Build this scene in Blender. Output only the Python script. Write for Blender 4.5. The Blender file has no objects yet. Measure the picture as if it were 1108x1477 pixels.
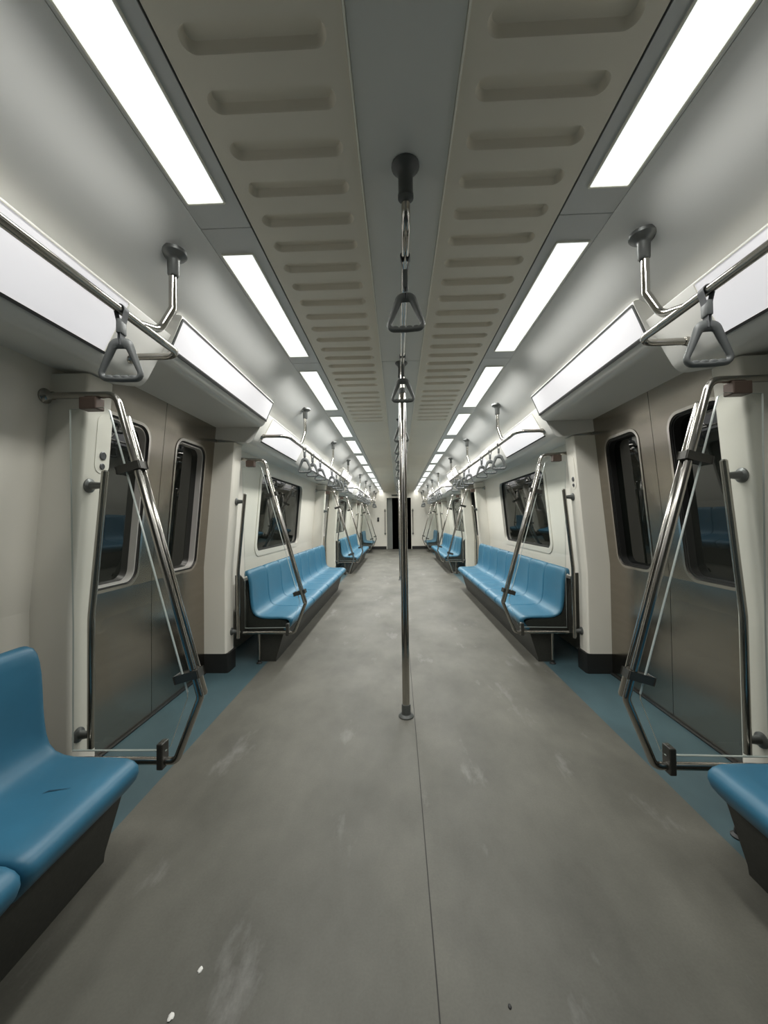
import bpy, bmesh, math, random
from mathutils import Vector, Matrix
random.seed(7)
SC = bpy.context.scene
COL = SC.collection
PI = math.pi

# ------------------------------------------------------------------ materials
def mat(name, col, rough=0.5, metal=0.0, spec=0.5, noise=None, bump=None, emit=None, coat=0.0, ior=None):
    m = bpy.data.materials.new(name); m.use_nodes = True
    nt = m.node_tree; b = nt.nodes['Principled BSDF']
    b.inputs['Base Color'].default_value = (*col, 1)
    b.inputs['Roughness'].default_value = rough
    b.inputs['Metallic'].default_value = metal
    b.inputs['Specular IOR Level'].default_value = spec
    if coat: b.inputs['Coat Weight'].default_value = coat
    if ior: b.inputs['IOR'].default_value = ior
    if emit:
        b.inputs['Emission Color'].default_value = (*emit[0], 1)
        b.inputs['Emission Strength'].default_value = emit[1]
    tc = None
    if noise or bump:
        tc = nt.nodes.new('ShaderNodeTexCoord')
    if noise:
        sc, amt, stretch = noise
        mp = nt.nodes.new('ShaderNodeMapping'); mp.inputs['Scale'].default_value = stretch
        nt.links.new(tc.outputs['Object'], mp.inputs['Vector'])
        n = nt.nodes.new('ShaderNodeTexNoise'); n.inputs['Scale'].default_value = sc; n.inputs['Detail'].default_value = 5
        nt.links.new(mp.outputs[0], n.inputs['Vector'])
        r = nt.nodes.new('ShaderNodeMapRange')
        r.inputs['From Min'].default_value = 0.3; r.inputs['From Max'].default_value = 0.7
        r.inputs['To Min'].default_value = 1 - amt; r.inputs['To Max'].default_value = 1 + amt
        nt.links.new(n.outputs['Fac'], r.inputs['Value'])
        mx = nt.nodes.new('ShaderNodeMix'); mx.data_type = 'RGBA'; mx.blend_type = 'MULTIPLY'; mx.inputs[0].default_value = 1
        mx.inputs[6].default_value = (*col, 1)
        nt.links.new(r.outputs[0], mx.inputs[7]); nt.links.new(mx.outputs[2], b.inputs['Base Color'])
    if bump:
        sc, st, stretch = bump
        mp = nt.nodes.new('ShaderNodeMapping'); mp.inputs['Scale'].default_value = stretch
        nt.links.new(tc.outputs['Object'], mp.inputs['Vector'])
        n = nt.nodes.new('ShaderNodeTexNoise'); n.inputs['Scale'].default_value = sc; n.inputs['Detail'].default_value = 3
        nt.links.new(mp.outputs[0], n.inputs['Vector'])
        bp = nt.nodes.new('ShaderNodeBump'); bp.inputs['Strength'].default_value = st; bp.inputs['Distance'].default_value = 0.002
        nt.links.new(n.outputs['Fac'], bp.inputs['Height']); nt.links.new(bp.outputs[0], b.inputs['Normal'])
    return m

def floor_mat():
    m = bpy.data.materials.new('grey_vinyl'); m.use_nodes = True
    nt = m.node_tree; b = nt.nodes['Principled BSDF']; L = nt.links.new
    tc = nt.nodes.new('ShaderNodeTexCoord')
    def noise(scale, stretch=(1, 1, 1), detail=6, rough=.6):
        mp = nt.nodes.new('ShaderNodeMapping'); mp.inputs['Scale'].default_value = stretch
        L(tc.outputs['Object'], mp.inputs['Vector'])
        n = nt.nodes.new('ShaderNodeTexNoise'); n.inputs['Scale'].default_value = scale
        n.inputs['Detail'].default_value = detail; n.inputs['Roughness'].default_value = rough
        L(mp.outputs[0], n.inputs['Vector']); return n.outputs['Fac']
    def ramp(v, a, ca, bb, cb):
        r = nt.nodes.new('ShaderNodeValToRGB')
        r.color_ramp.elements[0].position = a; r.color_ramp.elements[0].color = (*ca, 1)
        r.color_ramp.elements[1].position = bb; r.color_ramp.elements[1].color = (*cb, 1)
        L(v, r.inputs[0]); return r.outputs[0]
    def mix(f, a, c, mode='MIX'):
        x = nt.nodes.new('ShaderNodeMix'); x.data_type = 'RGBA'; x.blend_type = mode
        if isinstance(f, float): x.inputs[0].default_value = f
        else: L(f, x.inputs[0])
        L(a, x.inputs[6])
        if isinstance(c, tuple): x.inputs[7].default_value = (*c, 1)
        else: L(c, x.inputs[7])
        return x.outputs[2]
    base = ramp(noise(2.3, (1, .6, 1)), .30, (.068, .066, .054), .70, (.132, .128, .107))
    smear = ramp(noise(5.0, (1, .35, 1), 8), .60, (0, 0, 0), .74, (1, 1, 1))
    c = mix(smear, base, (.19, .185, .172))
    dark = ramp(noise(1.6, (.9, .8, 1), 7, .65), .56, (0, 0, 0), .70, (1, 1, 1))
    d2 = nt.nodes.new('ShaderNodeMath'); d2.operation = 'MULTIPLY'; d2.inputs[1].default_value = .38
    L(dark, d2.inputs[0])
    c = mix(d2.outputs[0], c, (.058, .055, .05))
    fine = ramp(noise(140, (1, 1, 1), 2), .35, (.95, .95, .95), .65, (1.04, 1.04, 1.04))
    c = mix(1.0, c, fine, 'MULTIPLY')
    L(c, b.inputs['Base Color'])
    rr = nt.nodes.new('ShaderNodeMapRange'); rr.inputs['To Min'].default_value = .42; rr.inputs['To Max'].default_value = .68
    L(noise(3.1, (1, .5, 1)), rr.inputs['Value']); L(rr.outputs[0], b.inputs['Roughness'])
    b.inputs['Specular IOR Level'].default_value = .35
    return m

def steel_mat(name, col, rough, stretch):
    m = mat(name, col, rough, 1.0, noise=(3.0, .05, stretch))
    nt = m.node_tree; b = nt.nodes['Principled BSDF']
    tc = nt.nodes.new('ShaderNodeTexCoord'); mp = nt.nodes.new('ShaderNodeMapping'); mp.inputs['Scale'].default_value = (1, 1.3, 1)
    nt.links.new(tc.outputs['Object'], mp.inputs['Vector'])
    n = nt.nodes.new('ShaderNodeTexNoise'); n.inputs['Scale'].default_value = 6; n.inputs['Detail'].default_value = 2
    nt.links.new(mp.outputs[0], n.inputs['Vector'])
    bp = nt.nodes.new('ShaderNodeBump'); bp.inputs['Strength'].default_value = .08; bp.inputs['Distance'].default_value = .01
    nt.links.new(n.outputs['Fac'], bp.inputs['Height']); nt.links.new(bp.outputs[0], b.inputs['Normal'])
    return m

def glass_mat():
    m = bpy.data.materials.new('clear_screen_glass'); m.use_nodes = True
    nt = m.node_tree; nt.nodes.clear(); L = nt.links.new
    o = nt.nodes.new('ShaderNodeOutputMaterial'); t = nt.nodes.new('ShaderNodeBsdfTransparent')
    t.inputs['Color'].default_value = (.97, .985, .98, 1)
    g = nt.nodes.new('ShaderNodeBsdfGlossy'); g.inputs['Roughness'].default_value = .02
    f = nt.nodes.new('ShaderNodeFresnel'); f.inputs['IOR'].default_value = 1.22
    x = nt.nodes.new('ShaderNodeMixShader')
    L(f.outputs[0], x.inputs[0]); L(t.outputs[0], x.inputs[1]); L(g.outputs[0], x.inputs[2]); L(x.outputs[0], o.inputs[0])
    return m

M = dict(
    wall=mat('off_white_gelcoat', (.74, .71, .63), .32, noise=(1.5, .04, (1, 1, 1))),
    cove=mat('pale_grey_cove', (.72, .71, .67), .35, noise=(1.5, .03, (1, 1, 1))),
    ceil=mat('satin_grey_ceiling', (.80, .795, .77), .36, noise=(2.0, .03, (1, 1, 1))),
    slot=mat('beige_duct_panel', (.70, .65, .54), .5, noise=(2.0, .04, (1, 1, 1))),
    strip=mat('grey_centre_strip', (.61, .615, .575), .45, noise=(2.0, .03, (1, 1, 1))),
    band=mat('grey_light_band', (.55, .555, .535), .42),
    bead=mat('pale_bead', (.82, .80, .70), .35),
    gap=mat('dark_joint', (.02, .02, .018), .8),
    floor=floor_mat(),
    blue_floor=mat('blue_grey_vinyl', (.046, .084, .096), .5, spec=.35, noise=(4.0, .16, (1, .6, 1))),
    seam=mat('floor_seam', (.03, .029, .026), .8),
    black=mat('black_rubber', (.012, .012, .011), .55),
    void=mat('unlit_black', (.002, .002, .002), 1.0, spec=0),
    seat=mat('blue_seat_plastic', (.030, .142, .232), .42, noise=(9.0, .06, (1, 1, 1)), bump=(110, .06, (1, 1, 1))),
    crack=mat('dark_crack', (.01, .05, .09), .8),  # dark blue of the seat crack itself
    bench=mat('charcoal_speckled_plastic', (.033, .033, .027), .55, noise=(90, .18, (1, 1, 1))),
    chrome=mat('polished_tube', (.52, .50, .465), .14, 1.0),
    tube=mat('satin_stainless_tube', (.40, .385, .355), .20, 1.0),
    dkgrey=mat('dark_grey_nylon', (.075, .08, .075), .45),
    flange=mat('dark_cast_flange', (.14, .145, .14), .35, .6),
    clip=mat('dark_clamp', (.06, .058, .05), .4, .3),
    rust=mat('stained_bracket', (.10, .07, .055), .5, .3),
    grip=mat('grey_grip_plastic', (.10, .107, .105), .45),
    belt=mat('grey_belt_webbing', (.12, .125, .13), .7),
    steel=steel_mat('brushed_stainless_door', (.37, .335, .29), .22, (1, 1, 10)),
    rim=mat('polished_window_rim', (.62, .58, .54), .18, 1.0),
    pane=mat('dark_window_glass', (.004, .005, .004), .02, spec=.5),
    glass=glass_mat(),
    edge=mat('polished_glass_edge', (.62, .68, .64), .2, spec=.8),
    edge2=mat('dull_glass_edge', (.46, .48, .44), .6, spec=.2),
    jamb=mat('jamb_painted_reflection', (.74, .70, .66), .3, .35),  # bright reflection painted into the jamb colour, left doors only
    diff=mat('lit_ceiling_diffuser', (.9, .9, .9), .4, emit=((.95, 1.0, .985), 1.05)),
    box=mat('lit_advert_box_face', (.80, .79, .80), .3, emit=((.97, .95, 1.0), .34)),
    box2=mat('dimmer_advert_box_face', (.70, .69, .70), .3, emit=((.97, .94, 1.0), .26)),
    button=mat('grey_round_button', (.10, .10, .105), .35, .4),
    enddoor=mat('grey_end_door', (.22, .23, .215), .35, .4, noise=(1.2, .25, (1, 1, .5))),
    white=mat('white_chip', (.7, .69, .65), .6),
)

# ------------------------------------------------------------------ mesh tools
class MB:
    def __init__(self): self.v = []; self.f = []
    def add(self, vs, fs):
        o = len(self.v); self.v += [tuple(p) for p in vs]; self.f += [tuple(i + o for i in f) for f in fs]
    def build(self, name, m, parent=None, s=1, smooth=35, off=(0, 0, 0)):
        me = bpy.data.meshes.new(name)
        vs = [(p[0] * s - off[0], p[1] - off[1], p[2] - off[2]) for p in self.v]
        me.from_pydata(vs, [], self.f)
        bm = bmesh.new(); bm.from_mesh(me)
        bmesh.ops.remove_doubles(bm, verts=bm.verts, dist=1e-6)
        bmesh.ops.dissolve_degenerate(bm, dist=1e-7, edges=bm.edges)
        bmesh.ops.recalc_face_normals(bm, faces=bm.faces)
        bm.to_mesh(me); bm.free()
        if smooth:
            for p in me.polygons: p.use_smooth = True
            me.set_sharp_from_angle(angle=math.radians(smooth))
        me.materials.append(m)
        o = bpy.data.objects.new(name, me); COL.objects.link(o)
        if parent: o.parent = parent
        return o

def ring(c, d, r, n, ref=None):
    d = Vector(d).normalized()
    a = ref if ref is not None else (Vector((0, 0, 1)) if abs(d.z) < .9 else Vector((1, 0, 0)))
    u = (a - d * a.dot(d)).normalized(); w = d.cross(u)
    return [Vector(c) + (u * math.cos(2 * PI * i / n) + w * math.sin(2 * PI * i / n)) * r for i in range(n)], u

def fillet(pts, R, n=6):
    pts = [Vector(p) for p in pts]
    if not isinstance(R, (list, tuple)): R = [R] * len(pts)
    out = [pts[0]]
    for i in range(1, len(pts) - 1):
        p, a, b = pts[i], pts[i - 1], pts[i + 1]
        u = (a - p); v = (b - p); lu, lv = u.length, v.length; u /= lu; v /= lv
        ang = math.acos(max(-1, min(1, u.dot(v))))
        if ang > PI - .02 or R[i] <= 0: out.append(p); continue
        t = min(R[i] / math.tan(ang / 2), lu * .49, lv * .49); r = t * math.tan(ang / 2)
        bis = (u + v).normalized(); c = p + bis * (r / math.sin(ang / 2))
        s0 = p + u * t - c; s1 = p + v * t - c; tot = s0.angle(s1)
        ax = s0.cross(s1).normalized()
        for k in range(n + 1):
            out.append(c + Matrix.Rotation(tot * k / n, 3, ax) @ s0)
    out.append(pts[-1]); return out

def tube(mb, pts, r, n=14, cap=True):
    pts = [Vector(p) for p in pts]; ref = None; base = len(mb.v); vs = []; fs = []
    N = len(pts)
    for i, p in enumerate(pts):
        if i == 0: d = pts[1] - p
        elif i == N - 1: d = p - pts[i - 1]
        else: d = (pts[i + 1] - p).normalized() + (p - pts[i - 1]).normalized()
        rr = r[i] if isinstance(r, (list, tuple)) else r
        c, ref = ring(p, d, rr, n, ref); vs += c
    for i in range(N - 1):
        for k in range(n):
            a = i * n + k; b = i * n + (k + 1) % n
            fs.append((a, b, b + n, a + n))
    if cap: fs.append(tuple(range(n - 1, -1, -1))); fs.append(tuple((N - 1) * n + k for k in range(n)))
    mb.add(vs, fs)

def lathe(mb, o, d, prof, n=20):
    o = Vector(o); d = Vector(d).normalized(); ref = None; vs = []; fs = []
    for r, h in prof:
        c, ref = ring(o + d * h, d, max(r, 1e-4), n, ref); vs += c
    for i in range(len(prof) - 1):
        for k in range(n):
            a = i * n + k; b = i * n + (k + 1) % n; fs.append((a, b, b + n, a + n))
    fs.append(tuple(range(n - 1, -1, -1))); fs.append(tuple((len(prof) - 1) * n + k for k in range(n)))
    mb.add(vs, fs)

def obox(mb, c, ax, ay, az, bev=0.0):
    """oriented box: centre, half-axis vectors; bev = chamfer size"""
    c = Vector(c); ax, ay, az = Vector(ax), Vector(ay), Vector(az)
    bm = bmesh.new()
    bmesh.ops.create_cube(bm, size=2)
    for v in bm.verts: v.co = ax * v.co.x + ay * v.co.y + az * v.co.z
    if bev: bmesh.ops.bevel(bm, geom=list(bm.edges), offset=bev, segments=2, affect='EDGES', profile=.5)
    bm.verts.index_update()
    mb.add([v.co + c for v in bm.verts], [[v.index for v in f.verts] for f in bm.faces]); bm.free()

def box(mb, x0, x1, y0, y1, z0, z1, bev=0.0):
    obox(mb, ((x0 + x1) / 2, (y0 + y1) / 2, (z0 + z1) / 2), ((x1 - x0) / 2, 0, 0), (0, (y1 - y0) / 2, 0), (0, 0, (z1 - z0) / 2), bev)

def prism(mb, poly, y0, y1):
    """closed (x,z) polygon extruded along y"""
    n = len(poly)
    vs = [(x, y0, z) for x, z in poly] + [(x, y1, z) for x, z in poly]
    fs = [(i, (i + 1) % n, (i + 1) % n + n, i + n) for i in range(n)]
    fs += [tuple(range(n - 1, -1, -1)), tuple(range(n, 2 * n))]
    mb.add(vs, fs)

def rrect(a0, a1, b0, b1, r, m=7):
    pts = []
    for cx, cy, s in ((a1 - r, b1 - r, 0), (a0 + r, b1 - r, 1), (a0 + r, b0 + r, 2), (a1 - r, b0 + r, 3)):
        for k in range(m + 1):
            t = PI / 2 * (s + k / m); pts.append((cx + r * math.cos(t), cy + r * math.sin(t)))
    return pts

def plate(mb, P, o, hole, r, depth, m=7, inner=None):
    """flat plate with a rounded-rectangle hole. P(u,v,d) -> xyz; o=(u0,u1,v0,v1)"""
    h = rrect(*hole, r, m); n = len(h)
    oc = [(o[1], o[3]), (o[0], o[3]), (o[0], o[2]), (o[1], o[2])]
    oi = [oc[i // (m + 1)] for i in range(n)]
    for d in (0, depth):
        vs = [P(u, v, d) for u, v in h] + [P(u, v, d) for u, v in oi]
        mb.add(vs, [(i, (i + 1) % n, (i + 1) % n + n, i + n) for i in range(n)])
    vs = [P(u, v, 0) for u, v in h] + [P(u, v, depth) for u, v in h]
    mb.add(vs, [(i, (i + 1) % n, (i + 1) % n + n, i + n) for i in range(n)])
    vs = [P(u, v, 0) for u, v in oc] + [P(u, v, depth) for u, v in oc]
    mb.add(vs, [(i, (i + 1) % 4, (i + 1) % 4 + 4, i + 4) for i in range(4)])

def loop_ring(mb, P, hole, r, w, d0, d1, m=7):
    """a closed frame between the hole outline and one inset by w, from depth d0 to d1"""
    a = rrect(*hole, r, m); i2 = (hole[0] + w, hole[1] - w, hole[2] + w, hole[3] - w)
    b = rrect(*i2, max(r - w, .004), m); n = len(a)
    L = [[P(u, v, d0) for u, v in a], [P(u, v, d0) for u, v in b], [P(u, v, d1) for u, v in b], [P(u, v, d1) for u, v in a]]
    vs = sum(L, []); fs = []
    for q in range(4):
        for i in range(n):
            j = (i + 1) % n; fs.append((q * n + i, q * n + j, ((q + 1) % 4) * n + j, ((q + 1) % 4) * n + i))
    mb.add(vs, fs)

def pane_slab(mb, P, hole, r, d0, d1, m=7):
    a = rrect(*hole, r, m); n = len(a)
    vs = [P(u, v, d0) for u, v in a] + [P(u, v, d1) for u, v in a]
    mb.add(vs, [(i, (i + 1) % n, (i + 1) % n + n, i + n) for i in range(n)] + [tuple(range(n)), tuple(range(2 * n - 1, n - 1, -1))])

# ------------------------------------------------------------------ object tools
def tag(o, label=None, cat=None, group=None, kind=None):
    if label: o['label'] = label
    if cat: o['category'] = cat
    if group: o['group'] = group
    if kind: o['kind'] = kind
    return o

def empty(name, loc, label=None, cat=None, group=None, kind=None):
    o = bpy.data.objects.new(name, None); COL.objects.link(o); o.location = loc
    o.empty_display_size = .1
    return tag(o, label, cat, group, kind)

def copy_tree(o, parent=None):
    c = o.copy(); COL.objects.link(c)
    if parent: c.parent = parent
    for ch in list(o.children): copy_tree(ch, c)
    return c

ORD = ['nearest', 'second', 'third', 'fourth', 'fifth', 'sixth', 'seventh', 'eighth', 'ninth', 'tenth', 'eleventh', 'twelfth', 'thirteenth', 'fourteenth', 'fifteenth', 'sixteenth', 'seventeenth', 'farthest']
SIDE = {-1: 'left', 1: 'right'}

# ------------------------------------------------------------------ key dimensions
SW = .409                     # one seat
PER = 5.10                    # door to door along the car
DOORS = [2.29 + PER * k for k in range(3)]
YB, YE = -2.0, 15.0           # inner ends of the car
HALF = .63                    # half door opening
def xwall(z): return 1.515 if z < .8 else 1.515 - .09 * (z - .8)
def xpil(z): return 1.352 if z < .75 else 1.352 - .078 * (z - .75)
def xdoor(z): return 1.52 if z < .8 else 1.52 - .093 * (z - .8)
ZC = 2.238

# ------------------------------------------------------------------ setting: floor
mb = MB(); box(mb, -1.111, 1.111, YB, YE, -.05, 0)
fl = tag(mb.build('floor', M['floor'], smooth=0), 'grey vinyl aisle floor', None, None, 'structure')
for s in (-1, 1):
    mb = MB(); box(mb, 1.111, 1.75, YB, YE, -.05, 0)
    mb.build('floor_strip', M['blue_floor'], fl, s, 0)
mb = MB(); box(mb, .0465, .0500, YB, YE - .01, -.01, .0006); mb.build('floor_seam', M['seam'], fl, 1, 0)

# ------------------------------------------------------------------ setting: ceiling
JT = [1.40 + 1.2487 * k for k in range(-3, 12)]
def segs(js, y0, y1, g=.003):
    js = [y0] + [j for j in js if y0 < j < y1] + [y1]
    return [(a + (g / 2 if i else 0), b - (g / 2 if i < len(js) - 2 else 0)) for i, (a, b) in enumerate(zip(js[:-1], js[1:]))]
mb = MB(); box(mb, -1.0, 1.0, YB, YE, 2.262, 2.31)
ce = tag(mb.build('ceiling', M['gap'], smooth=0), 'grey train ceiling', None, None, 'structure')
mb = MB()
for a, b in segs([2.65 + 2.4974 * k for k in range(-2, 6)], YB, YE): box(mb, -.131, .131, a, b, 2.236, 2.264, .002)
mb.build('centre_strip', M['strip'], ce, 1, 0)
SLOTS = [.84 + .1337 * k for k in range(-1, 18)] + [3.302 + .1365 * k for k in range(8)]
def slot_panel(s):
    mb = MB()
    P = lambda u, v, d: (u, v, ZC + d)
    ys = [YB] + [(a + b) / 2 for a, b in zip([2 * SLOTS[0] - SLOTS[1]] + SLOTS, SLOTS)] + [SLOTS[-1] + .068]
    x0, x1 = .1375, .557
    def flat(a, b):
        box(mb, x0, x1, a, b, ZC, ZC + .024)
    flat(YB, ys[1])
    for i, y in enumerate(SLOTS):
        a, b = ys[i + 1], ys[i + 2]; h = (.178, .512, y - .030, y + .030); r = .0295; m = 6
        H = rrect(*h, r, m); n = len(H)
        oc = [(x1, b), (x0, b), (x0, a), (x1, a)]
        vs = [P(u, v, 0) for u, v in H] + [P(*oc[k // (m + 1)], 0) for k in range(n)]
        mb.add(vs, [(k, (k + 1) % n, (k + 1) % n + n, k + n) for k in range(n)])
        prev = H; pd = 0
        for w, d in ((.0015, .002), (.004, .006), (.007, .016), (.011, .021)):
            Q = rrect(h[0] + w, h[1] - w, h[2] + w, h[3] - w, r - w, m)
            mb.add([P(u, v, pd) for u, v in prev] + [P(u, v, d) for u, v in Q], [(k, (k + 1) % n, (k + 1) % n + n, k + n) for k in range(n)])
            prev, pd = Q, d
        mb.add([P(u, v, pd) for u, v in prev], [tuple(range(n))])
    for a, b in segs([SLOTS[-1] + .068 + 1.25 * k for k in range(1, 9)], ys[-1], YE): flat(a, b)
    mb.build('slotted_duct_panel', M['slot'], ce, s, 40)
for s in (-1, 1):
    slot_panel(s)
    mb = MB(); box(mb, .1315, .1365, YB, YE, 2.230, 2.264, .001); mb.build('edge_bead', M['bead'], ce, s, 0)
    mb = MB()
    for a, b in segs(JT, YB, YE): box(mb, .563, .752, a, b, ZC, 2.264, .0015)
    mb.build('light_band', M['band'], ce, s, 0)
    mb = MB()
    prism(mb, [(1.13, 1.994), (1.06, 2.030), (1.0, 2.0645), (.97, 2.084), (.94, 2.1045), (.91, 2.127), (.88, 2.151), (.85, 2.175), (.82, 2.197), (.79, 2.2165), (.765, 2.231), (.757, 2.235), (.7525, 2.2365), (.753, 2.33), (1.13, 2.33)], YB, YE)
    mb.build('side_ceiling_panel', M['ceil'], ce, s, 40)

# ------------------------------------------------------------------ setting: coves, headers, pillars, walls
edges = [YB]
for d in DOORS: edges += [d - HALF, d + HALF]
edges.append(YE)
BENCH = [(edges[2 * k], edges[2 * k + 1]) for k in range(4)]       # bench bays between doors
WIN = []
for k in range(4):
    c = -.275 + PER * k
    WIN.append((c - .81, c + .81))
for s in (-1, 1):
    mb = MB()
    for a, b in BENCH:
        prism(mb, [(1.62, 1.80), (1.46, 1.788), (1.19, 1.75), (1.168, 1.749), (1.15, 1.757), (1.137, 1.768), (1.124, 1.785), (1.0235, 1.971), (1.024, 1.975), (1.03, 1.979), (1.06, 1.992), (1.11, 2.003), (1.135, 2.03), (1.135, 2.32), (1.62, 2.32)], a, b)
    tag(mb.build('wall_%s_cove' % SIDE[s], M['cove'], None, s, 40), None, None, None, 'structure')
    for k, d in enumerate(DOORS):
        mb = MB()
        prism(mb, [(1.62, 1.876), (1.10, 1.867), (1.075, 1.869), (1.056, 1.878), (1.042, 1.893), (1.032, 1.912), (.972, 2.052), (.973, 2.058), (.980, 2.062), (1.01, 2.066), (1.05, 2.075), (1.05, 2.32), (1.62, 2.32)], d - HALF, d + HALF)
        tag(mb.build('trim_door_header', M['cove'], None, s, 40), None, None, None, 'structure')
    # window wall
    mb = MB()
    for (a, b), (w0, w1) in zip(BENCH, WIN):
        P = lambda u, v, d: (xwall(v) + d, u, v)
        full = w1 < b
        lo = [(a, b)]
        a, b = max(a + .05, YB) if a > YB else a, b - .05 if b < YE else b
        vs = [(xwall(0), a, 0), (xwall(0), b, 0), (xwall(.8), b, .8), (xwall(.8), a, .8)]
        mb.add(vs + [(x + .09, y, z) for x, y, z in vs], [(0, 1, 2, 3), (4, 5, 6, 7), (0, 1, 5, 4), (1, 2, 6, 5), (2, 3, 7, 6), (3, 0, 4, 7)])
        if full: plate(mb, P, (a, b, .8, 1.81), (w0 - .035, w1 + .035, .83, 1.655), .09, .09)
        else: plate(mb, P, (a, b, .8, 1.81), (w0 - .035, b - .25, .83, 1.655), .09, .09)
    tag(mb.build('wall_%s' % SIDE[s], M['wall'], None, s, 30), None, None, None, 'structure')
    # pillars
    for k, d in enumerate(DOORS):
        for e in (-1, 1):
            y0 = d + e * HALF
            mb = MB(); lv = []
            for z in (.145, .75, 1.35, 1.756):
                xp = xpil(z)
                plan = [(1.62, y0), (xp + .03, y0), (xp + .009, y0 + e * .004), (xp + .001, y0 + e * .016), (xp, y0 + e * .028), (xp, y0 + e * .130), (xp + .002, y0 + e * .138), (xp + .007, y0 + e * .143), (xp + .014, y0 + e * .146), (1.62, y0 + e * .150)]
                lv.append([(x, y, z) for x, y in plan])
            n = len(lv[0]); vs = sum(lv, [])
            fs = [(q * n + i, q * n + (i + 1) % n, (q + 1) * n + (i + 1) % n, (q + 1) * n + i) for q in range(3) for i in range(n)]
            fs += [tuple(range(n)), tuple(3 * n + i for i in range(n))]
            mb.add(vs, fs)
            pl = tag(mb.build('trim_door_pillar', M['wall'], None, s, 40), None, None, None, 'structure')
            mb = MB(); xp = 1.336
            plan = [(1.62, y0), (xp + .02, y0), (xp + .005, y0 + e * .004), (xp, y0 + e * .02), (xp, y0 + e * .136), (xp + .004, y0 + e * .146), (xp + .014, y0 + e * .150), (1.62, y0 + e * .154)]
            n = len(plan)
            mb.add([(x, y, 0) for x, y in plan] + [(x, y, .145) for x, y in plan], [(i, (i + 1) % n, (i + 1) % n + n, i + n) for i in range(n)] + [tuple(range(n)), tuple(range(n, 2 * n))])
            mb.build('pillar_plinth', M['black'], pl, s, 40)

# windows in the bench bays
wn = 0
for s in (-1, 1):
    for k, ((a, b), (w0, w1)) in enumerate(zip(BENCH, WIN)):
        if w1 > b: w1 = b - .285
        wn += 1
        P = lambda u, v, d: (xwall(v) + d, u, v)
        w = empty('window_%d' % wn, (s * 1.49, (w0 + w1) / 2, 1.24), None, None, None, 'structure')
        H = (w0 - .034, w1 + .034, .831, 1.654)
        off = (s * 1.49, (w0 + w1) / 2, 1.24)
        mb = MB(); loop_ring(mb, P, H, .089, .020, .024, .06); mb.build('window_gasket', M['black'], w, s, 40, off)
        mb = MB(); loop_ring(mb, P, (H[0] - .055, H[1] + .055, H[2] - .052, H[3] + .045), .14, .056, -.007, .004); mb.build('window_surround', M['wall'], w, s, 25, off)
        mb = MB(); pane_slab(mb, P, (H[0] + .018, H[1] - .018, H[2] + .018, H[3] - .018), .072, .036, .05); mb.build('window_pane', M['pane'], w, s, 0, off)

# ------------------------------------------------------------------ doors
def make_leaf(name, parent, s, y0, y1, wy0, wy1, off):
    P = lambda u, v, d: (xdoor(v) + d, u, v)
    mb = MB()
    vs = [(xdoor(0), y0, .012), (xdoor(0), y1, .012), (xdoor(.8), y1, .8), (xdoor(.8), y0, .8)]
    mb.add(vs + [(x + .06, y, z) for x, y, z in vs], [(0, 1, 2, 3), (4, 5, 6, 7), (0, 1, 5, 4), (1, 2, 6, 5), (2, 3, 7, 6), (3, 0, 4, 7)])
    H = (wy0, wy1, .815, 1.685)
    plate(mb, P, (y0, y1, .8, 1.90), H, .075, .06)
    leaf = mb.build(name, M['steel'], parent, s, 30, off)
    mb = MB(); loop_ring(mb, P, (wy0 - .016, wy1 + .016, .799, 1.701), .09, .016, -.004, .004); mb.build('window_rim', M['rim'], leaf, s, 40, off)
    mb = MB(); loop_ring(mb, P, H, .075, .009, .002, .012); mb.build('window_gasket', M['black'], leaf, s, 40, off)
    mb = MB(); loop_ring(mb, P, (wy0 + .007, wy1 - .007, .822, 1.678), .068, .010, .008, .058); mb.build('window_jamb', M['jamb'] if s < 0 else M['black'], leaf, s, 40, off)  # same jamb on both sides: left painted as if reflecting, right left black
    mb = MB(); pane_slab(mb, P, (wy0 + .016, wy1 - .016, .831, 1.669), .06, .046, .056); mb.build('window_pane', M['pane'], leaf, s, 0, off)
    return leaf
dn = 0
for s in (-1, 1):
    for k, d in enumerate(DOORS):
        dn += 1
        off = (s * 1.53, d, 0)
        dr = empty('door_%d' % dn, off, None, None, None, 'structure')
        make_leaf('door_leaf', dr, s, d - HALF - .04, d - .002, d - .50, d - .14, off)
        make_leaf('door_leaf', dr, s, d + .002, d + HALF + .04, d + .14, d + .50, off)
        mb = MB(); box(mb, 1.502, 1.6, d - HALF + .001, d + HALF - .001, 0, .009, .002); mb.build('door_sill', M['black'], dr, s, 0, off)
        mb = MB(); box(mb, 1.59, 1.62, d - HALF - .04, d + HALF + .04, 0, 1.9); mb.build('door_backing', M['void'], dr, s, 0, off)

# ------------------------------------------------------------------ end walls
mb = MB()
box(mb, -1.62, -.474, YE, YE + .08, 0, 2.32); box(mb, .474, 1.62, YE, YE + .08, 0, 2.32); box(mb, -.474, .474, YE, YE + .08, 1.985, 2.32)
tag(mb.build('wall_front', M['wall'], smooth=0), None, None, None, 'structure')
mb = MB(); box(mb, -1.5, -.49, YE - .012, YE, 0, .115, .002); box(mb, .49, 1.5, YE - .012, YE, 0, .115, .002)
tag(mb.build('baseboard_front', M['black'], smooth=0), None, None, None, 'structure')
mb = MB()
box(mb, -.50, .50, YE + .9, YE + .95, 0, 2.1); box(mb, -.55, -.50, YE + .08, YE + .95, 0, 2.1); box(mb, .50, .55, YE + .08, YE + .95, 0, 2.1); box(mb, -.55, .55, YE + .08, YE + .95, 2.0, 2.1); box(mb, -.55, .55, YE + .0, YE + .95, -.05, 0)
tag(mb.build('wall_gangway', M['void'], smooth=0), None, None, None, 'structure')
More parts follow.
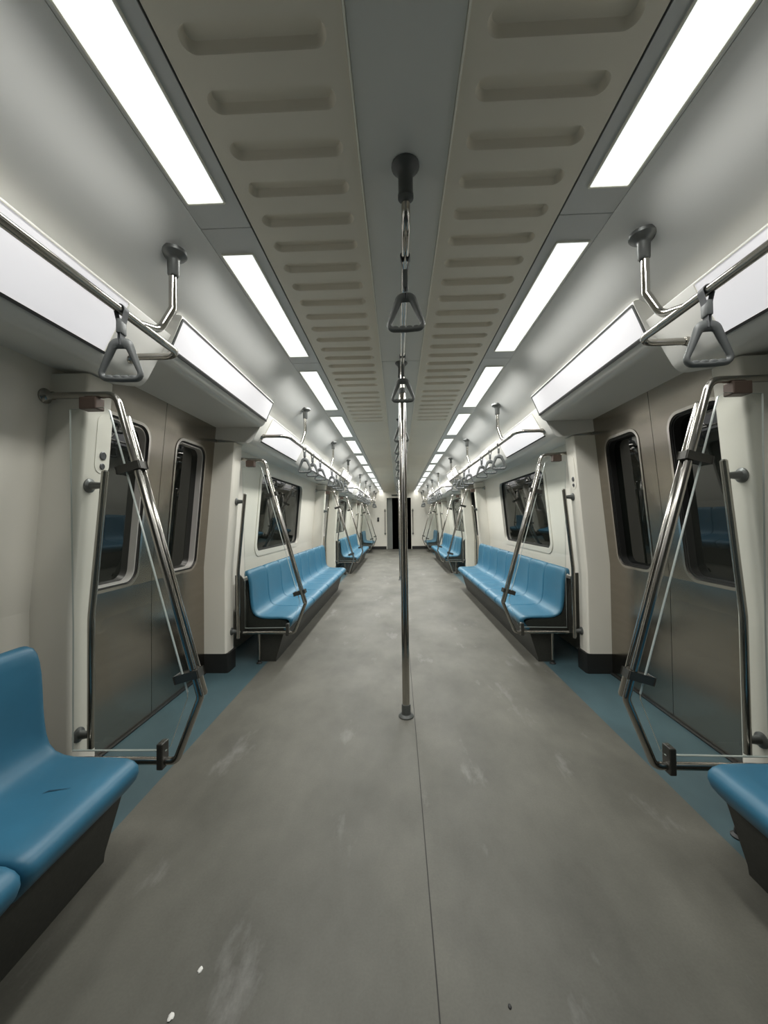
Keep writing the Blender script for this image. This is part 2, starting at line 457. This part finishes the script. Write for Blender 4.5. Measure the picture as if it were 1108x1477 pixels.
ed = empty('door_7', (-.35, YE + .1, 0), None, None, None, 'structure')
mb = MB(); box(mb, -.474, -.255, YE + .085, YE + .125, .0, 1.985, .004); mb.build('sliding_leaf', M['enddoor'], ed, 1, 0, (-.35, YE + .1, 0))
mb = MB()
box(mb, -.484, -.468, YE - .012, YE + .06, 0, 1.995, .003); box(mb, .468, .484, YE - .012, YE + .06, 0, 1.995, .003); box(mb, -.484, .484, YE - .012, YE + .06, 1.98, 1.998, .003)
tag(mb.build('trim_end_door', M['bead'], smooth=0), None, None, None, 'structure')
mb = MB(); box(mb, -1.62, 1.62, YB - .08, YB, 0, 2.32)
tag(mb.build('wall_back', M['enddoor'], smooth=0), None, None, None, 'structure')

# ------------------------------------------------------------------ ceiling lights
LS, LP, LN = .2857, 1.2487, .998
LAMP_W = 16.0
GAIN = [.50, .64, .82, .96, 1.05, 1.1, 1.12, 1.12, 1.12, 1.1, .8, .22]   # the fixtures near the camera run dimmer
for s in (-1, 1):
    proto = None
    for k in range(12):
        y = LS + k * LP
        lab = ('nearest' if k == 0 else 'farthest' if k == 11 else ORD[k]) + ' white ceiling light panel in the %s row, counting from the camera' % SIDE[s]
        if proto is None:
            o = empty('ceiling_light', (s * .6725, y + LN / 2, ZC), lab, 'ceiling light', 'flush ceiling light panels')
            off = o.location[:]
            mb = MB(); box(mb, .611, .734, y + .004, y + LN - .004, ZC - .004, ZC + .002, .0015); mb.build('diffuser', M['diff'], o, s, 0, off)
            mb = MB(); P = lambda u, v, d: (u, v, ZC - .006 + d)
            loop_ring(mb, P, (.606, .739, y - .001, y + LN + .001), .004, .005, 0, .008, 2); mb.build('light_frame', M['bead'], o, s, 0, off)
            la = bpy.data.lights.new('lamp', 'AREA'); la.shape = 'RECTANGLE'; la.size = .118; la.size_y = LN - .02
            la.energy = LAMP_W; la.color = (1.0, 1.0, .965); la.spread = math.radians(158)
            lo = bpy.data.objects.new('lamp', la); COL.objects.link(lo); lo.parent = o; lo.location = (0, 0, -.0055)
            proto = o
        else:
            o = copy_tree(proto); o.location.y = y + LN / 2; o['label'] = lab
        for ch in o.children:
            if ch.type == 'LIGHT': ch.data = ch.data.copy(); ch.data.energy = LAMP_W * GAIN[k]

# ------------------------------------------------------------------ cove light boxes
def cove_box(s, y0, y1, prof, lab, group, face='box'):
    """a lit panel lying on the sloped cove face; prof = (bottom x,z),(top x,z)"""
    (xb, zb), (xt, zt) = prof
    L = math.hypot(xt - xb, zt - zb); ux, uz = (xt - xb) / L, (zt - zb) / L; nx, nz = -uz, ux   # outward (towards aisle)
    if nx > 0: nx, nz = -nx, -nz
    P = lambda u, v, d: (xb + ux * v + nx * d, u, zb + uz * v + nz * d)
    o = empty('light_box', (s * (xb + xt) / 2, (y0 + y1) / 2, (zb + zt) / 2), lab, 'light box', group)
    off = o.location[:]
    H = (y0, y1, .008, L - .006) if group.endswith('doors') else (y0 - .005, y1 + .005, .004, L - .001)
    mb = MB(); loop_ring(mb, P, (y0 - .008, y1 + .008, .0, L + .002), .006, .009 if group.endswith('doors') else .003, -.001, .005, 2); mb.build('frame', M['flange'] if group.endswith('doors') else M['bead'], o, s, 0, off)
    mb = MB()
    for q in [0]: pane_slab(mb, P, (y0 - .008, y1 + .008, -.007, .003), .002, -.001, .007, 2)
    mb.build('bottom_gasket', M['black'], o, s, 0, off)
    mb = MB(); pane_slab(mb, P, H, .004, -.001, .003, 2); mb.build('lit_panel', M[face], o, s, 0, off)
    return o
HP = ((1.031, 1.914), (.974, 2.048)); BP = ((1.1225, 1.788), (1.0255, 1.967))
NTH = {0: 'nearest', 1: 'second', 2: 'third'}
for s in (-1, 1):
    for k, d in enumerate(DOORS):
        cove_box(s, d - HALF + .012, d + HALF - .012, HP, 'white lit cove panel above the %s %s door from the camera' % (NTH[k], SIDE[s]), 'lit panels above the doors', 'box2')
    for k in range(4):
        c = PER * k
        sets = [(-2.03, -.98, 'nearer half'), (-.24, 1.39, 'farther half')]
        for a, b, hw in sets:
            if k == 0 and hw == 'nearer half': continue
            bench = 'near' if k == 0 else ORD[k]
            if k == 3 and hw != 'nearer half': continue
            cove_box(s, c + a, c + b, BP, 'white lit cove panel over the %s of the %s %s bench' % (hw if k < 3 else 'whole', bench if k else 'nearest', SIDE[s]), 'lit panels above the benches')

# ------------------------------------------------------------------ benches
PROF = [(.960, .246), (.938, .268), (.916, .294), (.907, .317), (.910, .337), (.926, .352), (.955, .361), (1.00, .3645), (1.05, .3645), (1.10, .3645), (1.14, .366), (1.175, .372), (1.203, .384), (1.222, .405), (1.232, .435), (1.2385, .475), (1.243, .52), (1.246, .58), (1.250, .64), (1.257, .685), (1.266, .716), (1.279, .735), (1.295, .741), (1.312, .735)]
def seat_mesh(s):
    mb = MB(); T = .016
    n = len(PROF); pr = [Vector((x, z)) for x, z in PROF]
    nor = []
    for i in range(n):
        d = (pr[min(i + 1, n - 1)] - pr[max(i - 1, 0)]).normalized(); nor.append(Vector((-d.y, d.x)))   # towards the sitter
    ds = [0, .0015, .004, .008, .014, .021, .03, .045, .07, .11, .16, SW / 2]
    vsl = [d for d in ds] + [SW - d for d in reversed(ds[:-1])]
    g = .0012
    rows_t, rows_b = [], []
    for v in vsl:
        dd = min(v, SW - v)
        R = .027; roll = 0.0
        if dd < R: roll = .016 * (1 - math.sqrt(max(0, 1 - (1 - dd / R) ** 2)))
        c = math.cos(PI * (v / SW - .5)) ** 1.0
        y = g + v * (SW - 2 * g) / SW
        ti, bi = [], []
        for i in range(n):
            frac = i / (n - 1)
            dip = .007 * c if 7 <= i <= 12 else (.010 * c if 13 <= i <= 19 else 0)
            if i in (6, 13): dip *= .6
            p = pr[i] - nor[i] * (roll + dip)
            z = p.y
            if i >= 18 and dd < .05: z -= (i - 17) / 6 * .030 * (1 - math.sqrt(max(0, 1 - (1 - dd / .05) ** 2)))
            x = p.x
            if i <= 5 and dd < .03: x += .010 * (1 - math.sqrt(max(0, 1 - (1 - dd / .03) ** 2)))
            ti.append((x, y, z))
            q = Vector((x, z)) - nor[i] * max(T - roll * .8, .004)
            bi.append((q.x, y, q.y))
        rows_t.append(ti); rows_b.append(bi)
    m = len(vsl)
    vs = sum(rows_t, []) + sum(rows_b, []); N = n * m; fs = []
    for a in range(m - 1):
        for i in range(n - 1):
            fs.append((a * n + i, a * n + i + 1, (a + 1) * n + i + 1, (a + 1) * n + i))
            fs.append((N + a * n + i, N + a * n + i + 1, N + (a + 1) * n + i + 1, N + (a + 1) * n + i))
    for i in range(n - 1):
        for a in (0, m - 1): fs.append((a * n + i, a * n + i + 1, N + a * n + i + 1, N + a * n + i))
    for a in range(m - 1):
        for i in (0, n - 1): fs.append((a * n + i, (a + 1) * n + i, N + (a + 1) * n + i, N + a * n + i))
    mb.add(vs, fs); return mb
def make_bench(s, y0, ns, lab, desc=''):
    ln = ns * SW
    o = empty('bench', (s * 1.12 + (.028 if s > 0 else 0), y0, 0), lab, 'bench', 'blue moulded benches along the walls')
    off = (s * 1.12, 0, 0)
    first = None
    for k in range(ns):
        if first is None:
            first = sh = seat_mesh(s).build('seat_shell', M['seat'], o, s, 50, off)
        else:
            sh = first.copy(); COL.objects.link(sh); sh.parent = o
        sh.location = (0, k * SW, 0)
    mb = MB()
    prism(mb, [(.968, .25), (.976, .238), (1.375, .24), (1.375, .655), (1.308, .655), (1.298, .63), (1.275, .55), (1.262, .43), (1.235, .37), (1.18, .345), (1.0, .335), (.955, .320), (.950, .285)], .006, ln - .006)
    mb.build('support_shell', M['bench'], o, s, 25, off)
    mb = MB()
    prism(mb, [(.9785, .24), (1.042, .03), (1.046, 0), (1.17, 0), (1.17, .24)], -.004, ln + .004)
    mb.build('kick_base', M['bench'], o, s, 25, off)
    # dark end cheeks closing the gap beside the seat back
    for yy in (-.022, ln + .004):
        mb = MB(); prism(mb, [(1.285, .235), (1.375, .235), (1.375, .705), (1.335, .705), (1.315, .68), (1.285, .50)], yy, yy + .018)
        mb.build('end_cheek', M['bench'], o, s, 25, off)
    return o
B0 = 3.17 - PER
for s in (-1, 1):
    make_bench(s, 1.30 - 8 * SW, 8, 'blue eight-seat bench on the %s nearest the camera, cut by the frame edge' % SIDE[s])
    make_bench(s, B0 + PER, 8, 'blue eight-seat bench on the %s just beyond the nearest door' % SIDE[s])
    make_bench(s, B0 + 2 * PER, 8, 'blue bench on the %s beyond the second door from the camera' % SIDE[s])
    make_bench(s, B0 + 3 * PER, 3, 'short blue bench on the %s at the far end wall' % SIDE[s])
# crack on the nearest left seat pan
near_left = [o for o in SC.objects if o.name.startswith('bench') and o.get('label', '').startswith('blue eight-seat bench on the left nearest')][0]
shell = [c for c in near_left.children if c.name.startswith('seat_shell')][-1]
mb = MB()
cr = [(1.085, .226), (1.078, .236), (1.066, .239), (1.05, .243), (1.035, .2465), (1.02, .249)]; wd = [.001, .0032, .0024, .0016, .001, .0004]
tp = [(x, y + w, .3595 if x > 1.03 else .3605) for (x, y), w in zip(cr, wd)]; bt = [(x, y - w, z) for (x, y), w, (_, _, z) in zip(cr, wd, tp)]
q = len(cr)
mb.add(tp + bt, [(i, i + 1, q + i + 1, q + i) for i in range(q - 1)])
ck = mb.build('crack', M['crack'], shell, -1, 0, (-1.12, 0, 0)); ck['label'] = 'short dark crack in the blue seat pan'

# ------------------------------------------------------------------ draught screens at the bench ends
TR = .0135
def make_screen(s, e, lab):
    """local y=0 in the screen plane; e = direction (in y) of the door"""
    o = empty('draught_screen', (s * 1.1, 0, 0), lab, 'glass screen', 'glass draught screens at the bench ends')
    off = (s * 1.1, 0, 0)
    A, B, C, D, E_ = (1.434, e * .036, 1.660), (1.115, 0, 1.645), (.788, 0, .487), (.882, 0, .248), (1.298, 0, .245)
    mb = MB(); tube(mb, fillet([A, B, C, D, E_], [0, .05, .035, .03, 0]), TR, 14)
    lathe(mb, A, (-1, 0, 0), [(.03, -.004), (.03, .004), (.024, .009), (.017, .02), (.0165, .035)], 18)
    fr = mb.build('frame_tube', M['tube'], o, s, 40, off)
    # second tube riding along the slope on the door side
    d = Vector(C) - Vector(B); d.normalize()
    p0 = Vector(B) + d * .085 + Vector((0, e * .029, 0)); p1 = Vector(C) + Vector((0, e * .029, 0)) - d * .005
    mb = MB(); tube(mb, [p0 - d * .012, p0 - d * .006, p0, p1, p1 + d * .008], [.004, .0105, TR, TR, .009], 14); mb.build('grab_bar', M['chrome'], o, s, 40, off)
    # glass
    gl = [(1.30, 1.592), (1.165, 1.598), (1.142, 1.585), (.838, .505), (.838, .485), (.905, .300), (.92, .287), (1.285, .283), (1.285, .75)]
    mb = MB(); prism(mb, gl, -.004, .004); gp = mb.build('glass_panel', M['glass'], o, s, 0, off)
    gp.data.materials.append(M['edge2'])
    for f in gp.data.polygons:
        if abs(f.normal.y) < .5: f.material_index = 1
    def strip(a, b):
        a, b = Vector((a[0], 0, a[1])), Vector((b[0], 0, b[1])); u = (b - a); l = u.length / 2; u.normalize()
        w_ = Vector((u.z, 0, -u.x)); mbs = MB(); obox(mbs, (a + b) / 2 - w_ * .0011 * (1 if w_.x < 0 else -1) * 0, u * l, Vector((0, .0042, 0)), w_ * .0014); return mbs
    for a_, b_ in ((gl[2], gl[3]), (gl[6], gl[7])):
        ge = strip(a_, b_).build('glass_edge', M['edge'], o, s, 0, off); ge['label'] = 'bright polished glass edge'
    n = Vector((d.z, 0, -d.x)); n = n if n.x > 0 else -n        # towards the wall
    for t in (.24, .925):
        c = Vector(B).lerp(Vector(C), t)
        mb = MB()
        obox(mb, c + n * .022 + Vector((0, e * .004, 0)), n * .046, Vector((0, .024, 0)), d * .0115, .004)
        mb.build('glass_clamp', M['clip'], o, s, 0, off)
    mb = MB(); obox(mb, (.935, 0, .272), (.012, 0, 0), (0, .022, 0), (0, 0, .048), .004); mb.build('glass_clamp', M['clip'], o, s, 0, off)
    mb = MB(); obox(mb, (1.225, e * .014, 1.615), (.034, 0, 0), (0, .024, 0), (0, 0, .024), .004); mb.build('glass_bracket', M['rust'], o, s, 0, off)
    mb = MB(); tube(mb, [(1.17, 0, .245), (1.17, 0, .002)], .0105, 12); lg = mb.build('support_leg', M['tube'], o, s, 40, off)
    mb = MB(); lathe(mb, (1.17, 0, 0), (0, 0, 1), [(.024, 0), (.024, .005), (.0135, .012), (.0125, .03)], 16); mb.build('leg_foot', M['black'], lg, s, 40, off)
    return o
def make_grab(s, lab):
    o = empty('grab_rail', (s * 1.33, 0, 0), lab, 'grab rail', 'upright grab rails on the door pillars')
    off = (s * 1.33, 0, 0)
    mb = MB()
    pts = fillet([(1.240, 0, 1.362), (1.298, 0, .76), (1.298, 0, .232)], [0, .35, 0], 8)
    pts = [Vector((1.2395, 0, 1.368))] + pts
    tube(mb, pts, [.008] + [TR] * (len(pts) - 1), 14); mb.build('rail', M['tube'], o, s, 40, off)
    for z, xr in ((1.305, 1.245), (.285, 1.298)):
        xs = xpil(z)
        mb = MB(); lathe(mb, (xr, 0, z), (1, 0, 0), [(.0125, 0), (.0125, .012), (.016, xs - xr - .022), (.018, xs - xr - .012), (.029, xs - xr - .006), (.030, xs - xr + .001)], 18)
        mb.build('socket', M['flange'], o, s, 40, off)
    return o
for s in (-1, 1):
    protoS = {}; protoG = None
    for k, d in enumerate(DOORS):
        for e in (-1, 1):      # e=-1: screen on the near side of the door (far end of the bench before it)
            y = d + e * .835
            where = 'before' if e < 0 else 'beyond'
            lab = 'steel-tube glass screen %s the %s %s door from the camera' % (where, NTH[k], SIDE[s])
            if -e not in protoS:
                o = make_screen(s, -e, lab); protoS[-e] = o
            else:
                o = copy_tree(protoS[-e]); o['label'] = lab
            o.location.y = y
            lab = 'upright steel grab rail on the pillar %s the %s %s door from the camera' % (where, NTH[k], SIDE[s])
            if protoG is None: o = protoG = make_grab(s, lab)
            else: o = copy_tree(protoG); o['label'] = lab
            o.location.y = d + e * .732

# ------------------------------------------------------------------ overhead side rails
RX, RZ = .888, 1.812
def make_side_rail(s, y0, y1, mounts, lab, cap_end=True):
    yc = (y0 + y1) / 2
    o = empty('overhead_handrail', (s * RX, yc, RZ), lab, 'handrail', 'overhead steel handrails above the benches')
    off = (s * RX, yc, RZ)
    r = .0135
    mb = MB()
    a = (1.112, y0, RZ + .012); b = (1.112, y1, RZ + .012)
    tube(mb, fillet([a, (RX + .01, y0, RZ + .010), (RX, y0 + .16, RZ), (RX, y1 - .16, RZ), (RX + .01, y1, RZ + .010), b], [0, .09, .10, .10, .09, 0], 8), r, 14)
    for p in (a, b): lathe(mb, p, (-1, 0, 0), [(.027, -.004), (.027, .004), (.018, .012), (.0165, .03)], 18)
    mb.build('rail', M['tube'], o, s, 40, off)
    for y in mounts:
        xt, zt = .866, 2.157
        mb = MB()
        tube(mb, fillet([(xt, y, zt - .03), (xt, y, 1.95), (RX - .002, y - .05, RZ + .03), (RX, y - .15, RZ + .002)], [0, .03, .08, 0], 6), r, 14)
        ps = mb.build('hanger_post', M['chrome'], o, s, 40, off)
        mb = MB()
        nv = Vector((-.48, 0, -.87)).normalized()
        lathe(mb, (xt - .003, y, zt + .004), (0, 0, -1), [(.048, -.004), (.048, .008), (.042, .015), (.026, .022), (.021, .032), (.020, .085), (.016, .09)], 22)
        mb.build('ceiling_flange', M['flange'], ps, s, 40, off)
    return o
for s in (-1, 1):
    for k in range(4):
        c = PER * k
        y0, y1 = c + 3.04 - PER, c + 1.53
        ms = [c + 3.48 - PER, c - .10, c + 1.41]
        if k == 0: ms = [c - .10, c + 1.41]
        if k == 3: y1, ms = 14.86, [c + 3.48 - PER, 14.6]
        lab = ['steel overhead handrail at the %s frame edge, nearest the camera', 'steel overhead handrail above the second %s bench from the camera', 'steel overhead handrail above the third %s bench from the camera', 'steel overhead handrail at the %s beside the far end wall'][k] % SIDE[s]
        make_side_rail(s, y0, y1, ms, lab)

# ------------------------------------------------------------------ hanging straps
def make_strap(lab, group, m_grip, drop=0):
    """hangs from a rail whose axis is at local z=0, rail along y; the grip faces along y"""
    o = empty('hanging_strap', (0, 0, 0), lab, 'hanging strap', group)
    mb = MB()
    # belt: loop over the rail, closing below it
    R = .0152; w = .0125; path = []
    for k in range(13):
        t = -PI / 6 + (PI + PI / 3) * k / 12
        path.append((R * math.cos(t), R * math.sin(t)))
    path = [(.0025, -.11 - drop), (.0028, -.055)] + path + [(-.0028, -.055), (-.0025, -.11 - drop)]
    th = .0022; vs = []; n = len(path)
    for i, (x, z) in enumerate(path):
        a = Vector(path[max(i - 1, 0)]); b = Vector(path[min(i + 1, n - 1)]); d = (b - a).normalized(); nn = Vector((d.y, -d.x))
        for yy in (-w, w):
            for q in (0, th): vs.append((x + nn.x * q, yy, z + nn.y * q))
    fs = []
    for i in range(n - 1):
        a = 4 * i
        for p, q in ((0, 1), (1, 3), (3, 2), (2, 0)): fs.append((a + p, a + q, a + 4 + q, a + 4 + p))
    fs += [(0, 1, 3, 2), (4 * n - 4, 4 * n - 3, 4 * n - 1, 4 * n - 2)]
    mb.add(vs, fs); mb.build('belt', M['belt'], o, 1, 40)
    mb = MB(); box(mb, -.0085, .0085, -.0155, .0155, -.075 - drop, -.03 - drop / 2, .003); mb.build('belt_sleeve', m_grip, o, 1, 40)
    # triangular grip
    mb = MB()
    top, bl, br = (0, 0, -.100), (-.0655, 0, -.214), (.0655, 0, -.214)
    mid = (0, 0, -.217)
    pts = fillet([mid, br, (.021, 0, -.103), (-.021, 0, -.103), bl, mid], [0, .017, .022, .022, .017, 0], 6)
    N = len(pts); vs = []; fs = []; K = 10
    P3 = pts[:-1]; N = len(P3); cen = Vector((0, 0, -.175))
    for i, p in enumerate(P3):
        d = (P3[(i + 1) % N] - P3[i - 1]).normalized(); nrm = Vector((d.z, 0, -d.x))
        wd = .0088
        if p.z > -.13: wd = .0088 + .0085 * min(1, (p.z + .13) / .026)
        for q in range(K):
            t = 2 * PI * q / K
            off = nrm * math.cos(t) * wd + Vector((0, 1, 0)) * math.sin(t) * .0095
            pp = p + off
            vs.append((pp.x, pp.y, pp.z - drop))
    for i in range(N):
        for q in range(K):
            j = (i + 1) % N; r2 = (q + 1) % K
            fs.append((i * K + q, i * K + r2, j * K + r2, j * K + q))
    mb.add(vs, fs)
    # finger ridges along the lower bar
    for xx in (-.036, -.012, .012, .036):
        lathe(mb, (xx - .010, 0, -.211 - drop), (1, 0, 0), [(.0068, 0), (.0088, .006), (.0092, .010), (.0088, .014), (.0068, .020)], 10)
    mb.build('triangular_grip', m_grip, o, 1, 40)
    return o
side_proto = make_strap('x', 'grey hanging straps on the side handrails', M['grip'])
first = True
def place_strap(proto, x, y, z, rz, lab):
    global first
    o = copy_tree(proto); o.location = (x, y, z); o.rotation_euler = (0, 0, rz); o['label'] = lab
    return o
for s in (-1, 1):
    ys = [1.17] + [y + PER * q for q in (0, 1) for y in (3.55, 3.88, 4.27, 5.03, 5.4, 5.75, 6.27)] + [13.75, 14.08, 14.47]
    for i, y in enumerate(ys):
        rz = (.12 if i == 0 else random.uniform(-.22, .22)) * (1 if s < 0 else -1)
        lab = '%s grey triangular hanging strap from the camera on the %s side handrails' % (ORD[i], SIDE[s])
        place_strap(side_proto, s * RX, y, RZ, rz, lab)
for o in [side_proto] + list(side_proto.children_recursive): bpy.data.objects.remove(o)

# ------------------------------------------------------------------ centre rail, straps, poles
CZ = 2.062
o = empty('overhead_handrail', (0, 7, CZ), 'straight steel handrail along the middle of the ceiling', 'handrail')
off = (0, 7, CZ)
mb = MB(); tube(mb, fillet([(0.004, 1.175, 2.20), (.004, 1.195, CZ + .01), (.004, 1.29, CZ), (.004, 13.3, CZ), (.004, 13.4, CZ + .01), (.004, 13.42, 2.2)], [0, .05, .08, .08, .05, 0], 7), .0135, 14)
mb.build('rail', M['chrome'], o, 1, 40, off)
for y in (1.175, 2.68, 4.2, 5.7, 7.78, 9.3, 10.8, 12.88, 13.42):
    if y not in (1.175, 13.42):
        mb = MB(); tube(mb, [(.004, y, 2.2), (.004, y, CZ)], .0135, 14); ps = mb.build('hanger_post', M['chrome'], o, 1, 40, off)
    else: ps = o
    mb = MB(); lathe(mb, (.004, y, 2.2385), (0, 0, -1), [(.043, -.004), (.043, .008), (.037, .015), (.027, .024), (.0225, .04), (.0225, .09), (.024, .093), (.024, .105), (.0165, .108)], 24)
    mb.build('ceiling_flange', M['dkgrey'], ps, 1, 40, off)
cp = make_strap('x', 'dark hanging straps on the centre handrail', M['dkgrey'], .037)
cy = [1.34, 2.16, 3.28, 3.9, 4.5, 5.2, 6.2, 8.0, 8.8, 9.6, 10.6]
for i, y in enumerate(cy):
    place_strap(cp, .004, y, CZ, random.uniform(-.06, .06), '%s dark triangular hanging strap from the camera on the centre handrail' % ORD[i])
for q in [cp] + list(cp.children_recursive): bpy.data.objects.remove(q)
pole0 = None
for k, d in enumerate(DOORS):
    lab = ['tall steel pole standing mid-aisle, nearest the camera', 'second steel pole mid-aisle, hidden mostly behind the nearest pole', 'farthest steel pole mid-aisle near the far end wall'][k]
    if pole0 is None:
        o = empty('stanchion_pole', (0, d, 0), lab, 'pole', 'steel poles down the middle of the aisle'); off = (0, d, 0)
        mb = MB(); tube(mb, [(0, d, .002), (0.001, d, 1.905), (.002, d, 1.915)], [.0215, .0215, .018], 24)
        tube(mb, [(.002, d, 1.905), (.004, d, CZ)], .0135, 14); mb.build('pole_tube', M['chrome'], o, 1, 40, off)
        mb = MB(); lathe(mb, (.0015, d, 1.893), (0, 0, 1), [(.0225, 0), (.0235, .004), (.0235, .02), (.016, .028), (.015, .034)], 24); mb.build('top_collar', M['dkgrey'], o, 1, 40, off)
        mb = MB(); lathe(mb, (0, d, 0), (0, 0, 1), [(.044, 0), (.044, .006), (.038, .012), (.029, .017), (.0265, .025), (.0265, .066), (.024, .072), (.0216, .073)], 28); mb.build('foot_flange', M['dkgrey'], o, 1, 40, off)
        pole0 = o
    else:
        o = copy_tree(pole0); o.location.y = d; o['label'] = lab

# ------------------------------------------------------------------ door button plates on two pillars
def button_plate(s, y, lab):
    o = empty('door_button_plate', (s * 1.35, y, 1.4), lab, 'button plate', 'door button plates on the pillars')
    off = (s * 1.35, y, 1.4)
    P = lambda u, v, d: (xpil(v) - d, y + u, v)
    mb = MB(); pane_slab(mb, P, (-.040, .040, 1.362, 1.612), .036, -.001, .0022, 8); mb.build('oval_plate', M['wall'], o, s, 30, off)
    for z, r, nm in ((1.437, .0185, 'round_button'), (1.392, .0135, 'key_lock')):
        mb = MB(); lathe(mb, (xpil(z) - .001, y, z), (-1, 0, -.076), [(r, 0), (r, .004), (r * .8, .006), (r * .75, .0045), (r * .3, .0045)], 20)
        mb.build(nm, M['button'], o, s, 40, off)
button_plate(-1, 1.617, 'oval plate with two dark round buttons on the nearest left pillar')
button_plate(1, 2.985, 'oval plate with two dark round buttons on a right pillar beyond the nearest door')

# ------------------------------------------------------------------ far end wall fittings
o = empty('wall_switch', (-.80, YE, 1.15), 'small black switch box on the far end wall, left of the doorway', 'switch box')
off = o.location[:]
mb = MB(); box(mb, -.835, -.765, YE - .03, YE, 1.07, 1.23, .006); mb.build('switch_box', M['black'], o, 1, 30, off)
mb = MB(); box(mb, -.815, -.785, YE - .036, YE - .03, 1.13, 1.17, .002); mb.build('rocker', M['dkgrey'], o, 1, 30, off)
o = empty('door_sign', (-.16, YE, 2.08), 'small dark plate above the far end doorway', 'sign'); off = o.location[:]
mb = MB(); box(mb, -.27, -.05, YE - .012, YE, 2.05, 2.105, .003); mb.build('sign_plate', M['dkgrey'], o, 1, 30, off)
for s in (-1, 1):
    o = empty('grab_rail', (s * .55, YE, 1), 'short upright grab rail %s of the far end doorway' % SIDE[s], 'grab rail'); off = o.location[:]
    mb = MB(); tube(mb, [(.535, YE - .07, .55), (.535, YE - .07, 1.55)], .015, 12); mb.build('rail', M['tube'], o, s, 40, off)
    for z in (.60, 1.48):
        mb = MB(); lathe(mb, (.535, YE - .07, z), (0, 1, 0), [(.013, 0), (.015, .05), (.035, .062), (.036, .07)], 14); mb.build('socket', M['flange'], o, s, 40, off)

# small chips lying on the aisle floor
for (x, y, r), lab in zip([(-.555, 1.00, .0055), (-.575, .905, .0065), (.215, .945, .004)], ['white paint chip on the aisle floor, right of the near left bench', 'white paint chip on the aisle floor at the bottom edge, left', 'tiny dark chip on the aisle floor, right of the seam']):
    bm = bmesh.new(); bmesh.ops.create_icosphere(bm, subdivisions=2, radius=1)
    mb = MB()
    for v in bm.verts: v.co = Vector((v.co.x * r * random.uniform(.8, 1.2), v.co.y * r * 1.5 * random.uniform(.8, 1.2), max(v.co.z, -.3) * r * .5 + r * .15))
    bm.verts.index_update()
    mb.add([v.co for v in bm.verts], [[v.index for v in f.verts] for f in bm.faces]); bm.free()
    o = mb.build('paint_chip', M['white'] if lab[0] == 'w' else M['black'], None, 1, 40); o.location = (x, y, 0)
    tag(o, lab, 'paint chip')

# ------------------------------------------------------------------ camera, world, view
F, yaw, pitch, roll, x0, h = 560., .0361, .0192, -.0125, -.0324, 1.15
cy_, sy_, cp_, sp_ = math.cos(yaw), math.sin(yaw), math.cos(pitch), math.sin(pitch)
fw = Vector((-sy_ * cp_, cy_ * cp_, sp_)); r_ = Vector((cy_, sy_, 0)); u_ = r_.cross(fw)
c, sn = math.cos(roll), math.sin(roll)
rt = r_ * c + u_ * sn; up = -r_ * sn + u_ * c
cam = bpy.data.cameras.new('camera'); co = bpy.data.objects.new('camera', cam); COL.objects.link(co)
mw = Matrix((rt, up, -fw)).transposed().to_4x4(); mw.translation = (x0, 0, h); co.matrix_world = mw
cam.sensor_fit = 'HORIZONTAL'; cam.sensor_width = 36; cam.lens = F / 1108 * 36; cam.clip_start = .01; cam.clip_end = 100
SC.camera = co
w = bpy.data.worlds.new('world'); SC.world = w; w.use_nodes = True
w.node_tree.nodes['Background'].inputs[0].default_value = (.01, .01, .01, 1); w.node_tree.nodes['Background'].inputs[1].default_value = .1
vs = SC.view_settings
vs.view_transform = 'Standard'; vs.look = 'None'; vs.gamma = 1; vs.exposure = 0.0
try: vs.use_curve_mapping = False
except Exception: pass
SC.cycles.use_denoising = True
SC.cycles.max_bounces = 10; SC.cycles.diffuse_bounces = 6; SC.cycles.glossy_bounces = 5; SC.cycles.transparent_max_bounces = 24
SC.cycles.sample_clamp_indirect = 4
